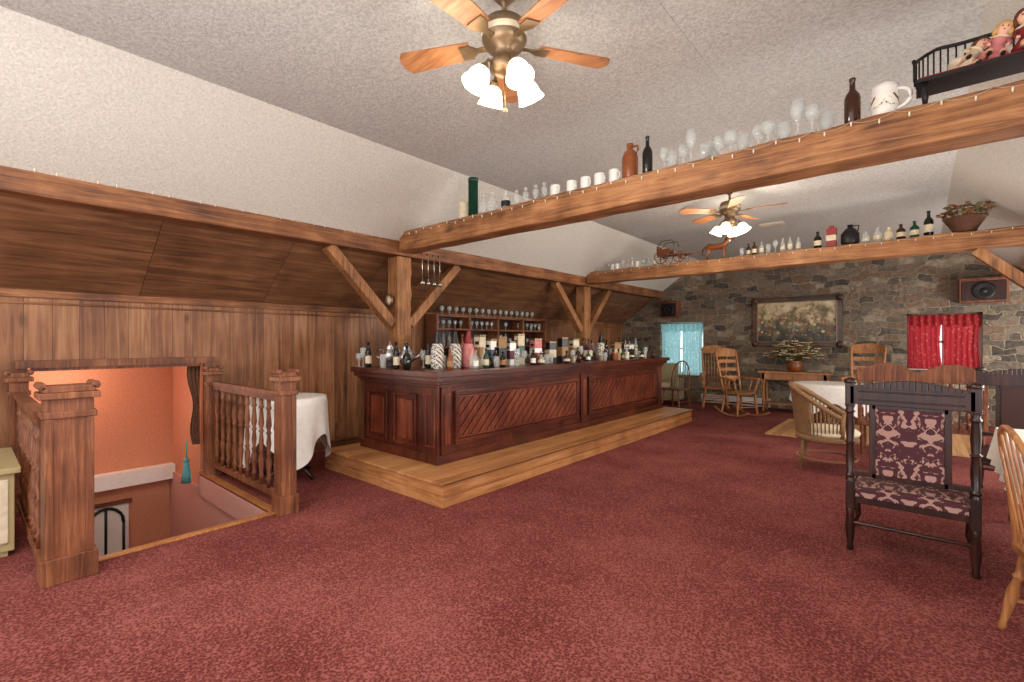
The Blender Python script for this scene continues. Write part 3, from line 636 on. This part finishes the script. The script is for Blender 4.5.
single('red_liquor_box',lambda m:(m.b(-.06,.06,-.06,.06,0,.26,RED),m.b(-.061,.061,-.061,.061,.08,.16,CREAM),m.b(-.03,.03,-.03,.03,.26,.3,RED)),-.98,Y2,Z2)
for x,mm,h in((-1.15,DKG,.24),(-.58,GLASS,.16),(-.45,GLASS,.2),(-.33,CREAM,.18),(-.2,BRB,.2),(-.06,GRN,.22),(.08,DKG,.33)):
    single('liquor_bottle',lambda m:bottle(m,0,0,0,h,.05,mm,CREAM),x,Y2,Z2)
def basket(m):
    m.lathe([(.11,0),(.13,.05),(.18,.13),(.2,.17),(.21,.18),(.18,.17),(.12,.04),(.001,.03)],(0,0,0),WICKD,24)
    m.tube([(.2*cos(a),0,.17+.17*sin(a)) for a in [pi*k/14 for k in range(15)]],.013,WICKD)
    for i in range(90):
        a=random.uniform(0,2*pi);r=random.uniform(0,.15);p=Vector((r*cos(a),r*sin(a),.12)); q=p+Vector((cos(a)*.12,sin(a)*.1,random.uniform(.05,.22)))
        m.cyl(p,q,.003,LEAFB,4); m.ball(q,(.028,.02,.014),random.choice([LEAF,LEAFB,BRG]),6,4)
single('wicker_basket',basket,.42,Y2,Z2)
# ---------------- ceiling fans ----------------
def fan(x,y,rot,e):
    m=MB()
    m.lathe([(.001,3.465),(.07,3.462),(.075,3.43),(.03,3.38),(.014,3.37),(.014,3.3),(.04,3.29),(.11,3.27),(.125,3.22),(.125,3.17),(.1,3.13),(.06,3.11),(.06,3.07),(.08,3.05),(.08,3.01),(.04,2.98),(.001,2.97)],(0,0,0),BRASS,28)
    m.lathe([(.127,3.215),(.131,3.2),(.127,3.18)],(0,0,0),CREAM,28,cap=False)
    for k in range(5):
        a=rot+k*2*pi/5; m.T=Matrix.Rotation(a,4,'Z')@Matrix.Translation((0,0,3.15))@Matrix.Rotation(.2,4,'X')
        m.extr([(.08,-.02,-.006),(.16,-.015,-.006),(.2,-.045,-.006),(.26,-.045,-.006),(.26,.045,-.006),(.2,.045,-.006),(.16,.015,-.006),(.08,.02,-.006)],(0,0,.008),BRASS)
        o=[(.2,-.058,.003)]+[(.6+.045*cos(t),.078*sin(t),.003) for t in [-pi/2+pi*i/10 for i in range(11)]]+[(.2,.058,.003)]
        m.extr(o,(0,0,.009),FANW)
    m.T=None
    for k in range(4):
        a=rot+.5+k*pi/2; d=Vector((cos(a),sin(a),0)); c=d*.12+Vector((0,0,3.0))
        m.tube([d*.05+Vector((0,0,3.03)),d*.1+Vector((0,0,3.04)),c],.01,BRASS)
        ax=(d*.5+Vector((0,0,-1))).normalized(); M=ax.to_track_quat('Z','Y').to_matrix()
        m.lathe([(.018,-.01),(.025,.01),(.024,.03)],c,BRASS,12,M)
        m.lathe([(.022,.02),(.045,.035),(.06,.07),(.064,.1),(.078,.13),(.074,.13),(.06,.1),(.055,.07),(.03,.035)],c,FROST,18,M,cap=False)
        m.ball(c+ax*.07,(.022,.022,.03),FROST)
    m.tube([(0,0,2.97),(0,.01,2.8)],.003,BRASS,4); m.ball((0,.01,2.79),.012,OAK)
    m.build('ceiling_fan',(x,y,0))
    for k in range(4):
        a=rot+.5+k*pi/2
        l=bpy.data.lights.new('fan_bulb','POINT'); l.energy=e; l.color=(1,.9,.76); l.shadow_soft_size=.04
        o=bpy.data.objects.new('fan_bulb_light',l); sc.collection.objects.link(o); o.location=(x+cos(a)*.25,y+sin(a)*.25,2.8)
fan(-1.76,1.98,math.radians(130.7),10); fan(-1.85,6.42,math.radians(150),18)
m=MB(); m.b(-.18,.18,-.1,.1,-.012,0,WHITE)
for i in range(7): m.b(-.16,.16,-.08+i*.025,-.07+i*.025,-.018,-.01,CREAM)
m.build('ceiling_vent',(-1.9,8.9,3.469))
# ---------------- back wall objects ----------------
m=MB(); x0,x1,z0,z1=-.85,.85,-.54,.54
m.b(x0+.1,x1-.1,-.03,-.01,z0+.1,z1-.1,PAINT)
for (a,b_,c,d) in((x0,x1,z0,z0+.11),(x0,x1,z1-.11,z1),(x0,x0+.11,z0+.11,z1-.11),(x1-.11,x1,z0+.11,z1-.11)): m.b(a,b_,-.06,0,c,d,GILT)
for (a,b_,c,d) in((x0+.09,x1-.09,z0+.09,z0+.115),(x0+.09,x1-.09,z1-.115,z1-.09),(x0+.09,x0+.115,z0+.09,z1-.09),(x1-.115,x1-.09,z0+.09,z1-.09)): m.b(a,b_,-.065,-.04,c,d,BRASS)
for sx in(-1,1):
    for sz in(-1,1): m.ball((sx*.8,-.06,sz*.49),(.07,.03,.07),GILT)
m.build('framed_painting',(-2.06,11.845,1.92),bev=.008)
def speaker(x,z,w):
    m=MB(); m.b(-w/2,w/2,-.24,0,-.2,.2,OAKR); m.b(-w/2+.03,w/2-.03,-.25,-.235,-.17,.17,DARK)
    m.lathe([(.15,0),(.155,.02),(.12,.03),(.05,.005),(.03,.02),(.001,.025)],(0,-.25,0),IRON,22,Matrix.Rotation(pi/2,3,'X'))
    m.b(-w/2-.02,w/2+.02,-.26,.0,.2,.22,OAKR)
    m.build('wall_speaker',(x,11.845,z),bev=.006)
speaker(.83,2.38,.62); speaker(-4.8,2.28,.45)
m=MB(); m.b(-.75,.75,-.07,0,.02,.2,WHITE); m.b(-.76,.76,-.08,.0,.19,.21,WHITE); m.b(-.73,.73,-.075,-.06,.05,.08,IRON); m.build('baseboard_heater',(-3.3,11.84,0),bev=.004)
# ---------------- furniture ----------------
LEG=[(.012,0),(.02,.06),(.014,.12),(.022,.3),(.026,.5),(.016,.66),(.026,.7),(.016,.74),(.022,.85),(.022,1)]
def rocker(loc,rz,mat=HONEY,s=1.0,slats=False):
    m=MB(); m.T=Matrix.Scale(s,4)
    m.ball((0,0,.43),(.27,.26,.03),mat,20,6)
    for x in(-.22,.22):
        m.tube([(x,-.42+.9*t,.02+.28*(t-.52)**2*1.5) for t in [i/12 for i in range(13)]],.018,mat)
        m.lz((x*.98,.2,.05),(x*.8,.17,.42),LEG,mat,8); m.lz((x*.98,-.22,.04),(x*.8,-.18,.42),LEG,mat,8)
        m.lz((x*.86,-.2,.43),(x*1.05,-.38,1.2),[(.02,0),(.02,.2),(.024,.5),(.016,.9),(.02,.97),(.006,1)],mat,8)
        m.tube([(x*1.0,-.27,.7),(x*1.2,.0,.69),(x*1.2,.2,.68)],[.016,.022,.026],mat); m.lz((x*.9,.14,.44),(x*1.2,.17,.68),LEG,mat,8); m.cyl((x*.9,0,.44),(x*1.18,.02,.68),.01,mat,6)
    for z in(.18,.28):
        m.cyl((-.2,.19,z),(.2,.19,z),.01,mat,6)
    m.cyl((-.2,-.2,.2),(.2,-.2,.2),.01,mat,6)
    def bp(u,v): return (-.22+.44*u,-.2-.18*v-.05*sin(pi*u),.43+.77*v)
    m.sheet(lambda u,v:bp(u,.86+.17*v+.04*sin(pi*u)*v),12,2,mat); m.sheet(lambda u,v:(lambda p:(p[0],p[1]-.02,p[2]))(bp(u,.86+.17*v+.04*sin(pi*u)*v)),12,2,mat)
    if slats:
        for k in(.3,.5,.7):
            m.sheet(lambda u,v:bp(u,k+.08*v),12,1,mat)
    else:
        for i in range(7):
            u=(i+1)/8; m.tube([bp(u,0),bp(u,.5),bp(u,.9)],[.008,.012,.008],mat)
    m.build('rocking_chair',loc,rz)
rocker((-3.4,10.75,0),math.radians(200),HONEY,1.12); rocker((-2.75,10.2,0),math.radians(235),HONEY,1.08,True); rocker((-.8,10.9,0),math.radians(175),HONEY,1.16,True)
def windsor(name,loc,rz,mat,h=1.0,seatmat=None):
    m=MB(); m.b(-.22,.22,-.2,.22,.43,.465,seatmat or mat)
    for x in(-1,1):
        m.lz((x*.22,.22,0),(x*.17,.17,.43),LEG,mat,8); m.lz((x*.22,-.24,0),(x*.17,-.16,.43),LEG,mat,8); m.cyl((x*.2,.2,.17),(x*.2,-.2,.17),.01,mat,6)
    m.cyl((-.2,0,.17),(.2,0,.17),.01,mat,6)
    arc=[(.22*cos(a)*1.0,-.18-.1*sin(a),.46+(h-.46)*sin(a)**.6 if sin(a)>0 else .46) for a in [pi*k/16 for k in range(17)]]
    m.tube(arc,.016,mat)
    for i in range(6):
        x=-.15+.06*i; s=(1-(x/.22)**2)**.3; m.cyl((x,-.18,.46),(x,-.18-.1*s,.46+(h-.46)*s),.007,mat,6)
    m.build(name,loc,rz,bev=.004)
windsor('windsor_chair',(-4.1,10.3,0),math.radians(170),OAKR,1.05)
windsor('bentwood_chair',(.59,3.36,0),math.radians(-80),HONEY,1.08)
# armchair by bar
m=MB(); m.b(-.27,.27,-.2,.35,.1,.4,UPH); m.b(-.27,.27,-.38,-.2,.1,.95,UPH); m.b(-.42,-.28,-.3,.38,.1,.6,UPH); m.b(.28,.42,-.3,.38,.1,.6,UPH); m.b(-.27,.27,-.18,.34,.4,.5,CRMF)
for x in(-.34,.34):
    for y in(-.3,.3): m.cyl((x,y,0),(x,y,.12),.02,DARK)
m.build('armchair',(-4.75,11.2,0),math.radians(190),bev=.04)
# console table with flowers
m=MB(); m.b(-.65,.65,-.22,.22,.82,.86,HONEY); m.b(-.6,.6,-.18,.18,.68,.82,HONEY); m.b(-.25,.25,-.195,-.18,.7,.8,OAK); m.ball((0,-.2,.75),.018,BRASS)
for x in(-.56,.56):
    for y in(-.15,.15): m.b(x-.03,x+.03,y-.03,y+.03,.6,.82,HONEY); m.lz((x,y,0),(x,y,.6),[(.02,0),(.03,.06),(.02,.12),(.032,.4),(.024,.8),(.034,.86),(.024,.92),(.03,1)],HONEY,10)
m.b(-.58,.58,-.17,.17,.16,.19,HONEY)
m.build('console_table',(-2.0,11.4,0),bev=.004)
m=MB(); m.lathe([(.07,0),(.12,.03),(.15,.12),(.12,.2),(.14,.23),(.11,.21),(.001,.2)],(0,0,0),BRG,20)
for i in range(170):
    a=random.uniform(0,2*pi);e=random.uniform(.1,1.4);r=random.uniform(.25,.48); q=Vector((cos(a)*cos(e)*r*1.2,sin(a)*cos(e)*r*.6,.22+sin(e)*r*.95))
    m.tube([(0,0,.18),Vector((q.x*.5,q.y*.5,.2+(q.z-.2)*.65)),q],.004,LEAF,4)
    M=Euler((random.uniform(-1,1),random.uniform(-1,1),a)).to_matrix(); m.ball(q,(.07,.026,.012),random.choice([LEAF,LEAFB,LEAFB]),6,4,M)
    if i%2==0:
        for k in range(5):
            M2=Euler((.4,0,k*1.256)).to_matrix(); m.ball(q+M2@Vector((.035,0,0)),(.036,.017,.008),FLW,6,4,M2)
m.build('flower_arrangement',(-2.0,11.35,.862))
# tables with cloths
def cloth_table(name,loc,R,h,drop,seed=0,lobes=4,mat=LINEN,ped=DARK):
    m=MB(); NU=96
    def f(u,v):
        a=2*pi*u
        if v<=.4: r=R*v/.4; return (r*cos(a),r*sin(a),h+.012)
        t=(v-.4)/.6; cor=abs(cos(lobes/2*a+seed))**1.5; L=drop*(.55+.45*cor); fold=sin(a*13+seed)*.5+sin(a*7+2)*.5
        r=R+.012+t*(.02+.035*fold*t); return (r*cos(a),r*sin(a),h+.012-L*t)
    m.sheet(f,NU,15,mat)
    m.lathe([(R-.01,h-.03),(R,h-.02),(R,h),(.001,h)],(0,0,0),ped,40)
    m.lathe([(.03,.1),(.05,.2),(.04,.35),(.055,.5),(.035,h-.03)],(0,0,0),ped,14)
    for k in range(4):
        a=k*pi/2+.4; m.tube([(.03*cos(a),.03*sin(a),.2),(.2*cos(a),.2*sin(a),.12),(.33*cos(a),.33*sin(a),.02)],[.03,.026,.02],ped)
    return m.build(name,loc)
cloth_table('pedestal_table',(-5.27,2.355,0),.39,.88,.72,.5)
cloth_table('round_dining_table',(-1.15,9.3,0.026),.5,.77,.5,1)
m=MB()
x0,x1,y0,y1,h=.49,1.3,4.2,5.75,.76
m.b(x0,x1,y0,y1,h-.04,h,DARK)
for x in(x0+.08,x1-.08):
    for y in(y0+.08,y1-.08): m.lz((x,y,0),(x,y,h-.04),LEG,DARK,10); 
m.b(x0-.004,x1+.004,y0-.004,y1+.004,h,h+.006,LINEN)
def side(p,q,nx,ny):
    p=Vector(p);q=Vector(q)
    m.sheet(lambda u,v:(p.x+(q.x-p.x)*u+nx*(.006+.03*v*(1+sin(u*34))),p.y+(q.y-p.y)*u+ny*(.006+.03*v*(1+sin(u*34))),h+.006-.26*v),60,5,LINEN)
side((x0,y0,0),(x0,y1,0),-1,0);side((x1,y0,0),(x1,y1,0),1,0);side((x0,y0,0),(x1,y0,0),0,-1);side((x0,y1,0),(x1,y1,0),0,1)
m.build('dining_table')
def victorian(loc,rz,F=None):
    F=F or DAM
    m=MB(); w=.325
    m.b(-w,w,-.27,.29,.34,.42,DARK); m.b(-w-.01,w+.01,-.24,.3,.34,.37,DARK)
    m.sheet(lambda u,v:(-w+.005+(2*w-.01)*u,-.265+.555*v,.42+.06*(max(0,sin(pi*u)*sin(pi*v)))**.3),20,20,F)
    m.b(-w+.03,w-.03,-.28,-.265,.385,.45,F); m.b(-w-.014,-w,-.23,.27,.375,.44,F); m.b(w,w+.014,-.23,.27,.375,.44,F)
    for s in(-1,1):
        m.b(s*w-.026,s*w+.026,-.3,-.25,.3,.5,DARK); m.lz((s*w,-.275,.0),(s*w,-.275,.3),[(.018,0),(.024,.05),(.018,.15),(.03,.5),(.024,.85),(.028,1)],DARK,10)
        m.lz((s*w,-.275,.5),(s*w,-.275,1.05),[(.034,0),(.024,.04),(.034,.07),(.022,.1),(.028,.3),(.022,.48),(.034,.5),(.022,.52),(.028,.7),(.022,.88),(.034,.9),(.024,.94),(.034,1)],DARK,14)
        m.b(s*w-.028,s*w+.028,-.3,-.25,1.03,1.2,DARK); m.ball((s*w,-.275,1.21),(.038,.03,.03),DARK)
        m.tube([(s*(w-.01),.27,.36),(s*(w+.02),.3,.26),(s*(w-.005),.27,.1),(s*(w+.02),.3,.02)],[.035,.036,.018,.022],DARK,10)
        m.ball((s*(w+.02),.3,.022),(.03,.035,.022),DARK)
        m.b(s*.195-.02,s*.195+.02,-.295,-.255,.54,1.06,DARK)
        m.b(min(s*.2,s*w),max(s*.2,s*w),-.29,-.26,.54,.575,DARK)
    m.b(-w,w,-.3,-.25,1.05,1.17,DARK)
    n=20
    for i in range(n):
        a=-w+2*w*i/n;b_=-w+2*w*(i+1)/n; za=1.18+.05*sin(pi*i/n)**1.5; zb_=1.18+.05*abs(sin(pi*(i+1)/n))**1.5
        m.extr([(a,-.3,1.16),(b_,-.3,1.16),(b_,-.3,zb_),(a,-.3,za)],(0,.05,0),DARK)
    m.b(-w+.05,w-.05,-.308,-.3,1.08,1.09,DARK); m.b(-w+.05,w-.05,-.308,-.3,1.14,1.15,DARK)
    m.b(-.2,.2,-.295,-.255,.54,.575,DARK); m.b(-.2,.2,-.295,-.255,1.02,1.06,DARK)
    m.b(-.178,.178,-.306,-.245,.57,1.03,F)
    m.cyl((-w,-.275,.2),(w,-.275,.2),.012,DARK)
    return m.build('victorian_side_chair',loc,rz,bev=.004)
victorian((-.06,4.46,0),0); victorian((.76,6.5,0),pi*.97,LEATH); 
# settee
m=MB(); w=.62
m.b(-w,w,-.25,.25,.4,.45,OAKR)
for s in(-1,1):
    for y in(-.22,.22): m.lz((s*(w-.05),y,0),(s*(w-.05),y,.4),LEG,OAKR,8)
    m.beam((s*(w-.03),-.24,.43),(s*(w-.03),-.3,1.15),.05,.04,OAKR); m.tube([(s*(w-.03),-.26,.72),(s*(w),0,.72),(s*w,.22,.68)],.022,OAKR); m.lz((s*(w-.03),.2,.45),(s*w,.2,.69),LEG,OAKR,8)
for i in range(15): x=-w+.1+(2*w-.2)*i/14; m.lz((x,-.24,.45),(x,-.29,1.02),SPIN[:],OAKR,8) if i%2 else m.cyl((x,-.24,.45),(x,-.29,1.02),.01,OAKR)
pts=[(-w+2*w*t,-.3,1.1+.12*abs(sin(2*pi*t))) for t in [i/30 for i in range(31)]]
for a,b_ in zip(pts,pts[1:]): m.extr([(a[0],-.32,.99),(b_[0],-.32,.99),(b_[0],-.32,b_[2]),(a[0],-.32,a[2])],(0,.04,0),OAKR)
m.build('spindle_settee',(-.02,8.0,0),0,bev=.004)
# wicker armchair
m=MB()
def wz(a): return .62+.36*max(0,cos(a*.72))**1.4
def wp(a,z): r=.29+.1*(z-.4); return (r*1.0*sin(a),-r*cos(a)*1.05,z)
A=2.1
for rr in(0,.018): m.sheet(lambda u,v:(lambda a,rr=rr:(lambda p:(p[0]*(1+rr),p[1]*(1+rr),p[2]))(wp(a,.42+(wz(a)-.42)*v)))(-A*.5+2*A*.5*u),40,8,WICK)
m.tube([wp(-A+2*A*i/40,wz(-A+2*A*i/40)) for i in range(41)]+[(wp(A,.4))],.028,WICK,8)
m.tube([wp(-A,.4),wp(-A,wz(-A))],.022,WICK,8)
for k in range(8):
    for s in(-1,1):
        a=s*(A*.52+k*.12); m.tube([wp(a,.42),wp(a,wz(a))],.008,WICK,6)
m.lathe([(.27,.41),(.3,.42),(.31,.45),(.26,.49),(.001,.5)],(0,.02,0),CRMF,24); m.lathe([(.29,.34),(.32,.36),(.31,.41),(.001,.41)],(0,.0,0),WICK,24)
for a in(-2.4,-.7,.7,2.4): m.tube([(.29*sin(a),-.29*cos(a),.38),(.29*sin(a),-.29*cos(a),.2),(.34*sin(a),-.34*cos(a),0)],.02,WICK)
m.tube([(.3*cos(a),.3*sin(a),.14) for a in [2*pi*k/20 for k in range(20)]],.012,WICK,6,True)
m.build('wicker_armchair',(-.84,6.65,0),math.radians(-85))
m=MB(); m.b(-1.9,.6,8.45,10.3,.001,.025,PARQ); m.build('tan_floor_mat',bev=.004)
# ---------------- lights / world / camera ----------------
w=bpy.data.worlds.new('world'); sc.world=w; w.use_nodes=True; bg=w.node_tree.nodes['Background']; bg.inputs[0].default_value=(.95,.97,1,1); bg.inputs[1].default_value=2.5
def area(name,loc,rot,sx,sy,e,col=(1,.975,.94)):
    l=bpy.data.lights.new(name,'AREA'); l.shape='RECTANGLE'; l.size=sx; l.size_y=sy; l.energy=e; l.color=col
    o=bpy.data.objects.new(name,l); sc.collection.objects.link(o); o.location=loc; o.rotation_euler=rot; return o
area('bounce_fill',(-1.0,-.8,1.6),(pi,0,0),3,2,155)  # added unseen fill behind the camera, aimed up to brighten the ceiling
area('ceiling_fill',(-2.5,-.4,3.44),(0,0,0),2,1.2,85)  # added fill under the ceiling, out of view, not a room fixture
for y in(1.0,5.0,7.2,10.2): area('side_fill',(2.36,y,1.45),(0,math.radians(100),0),1.0,1.4,105 if y<6 else 115)  # added fills along the right wall, which has no window openings
l=bpy.data.lights.new('stair_lamp','POINT'); l.energy=20; l.color=(1,.9,.8); l.shadow_soft_size=.1; o=bpy.data.objects.new('stair_lamp',l); sc.collection.objects.link(o); o.location=(-6.9,.7,1.1)
cam=bpy.data.cameras.new('camera'); cam.lens=36*475/1024; cam.sensor_width=36; cam.clip_start=.05
co=bpy.data.objects.new('camera',cam); sc.collection.objects.link(co); co.location=(0,0,1.5); co.rotation_euler=(pi/2,0,math.radians(40.7)); sc.camera=co
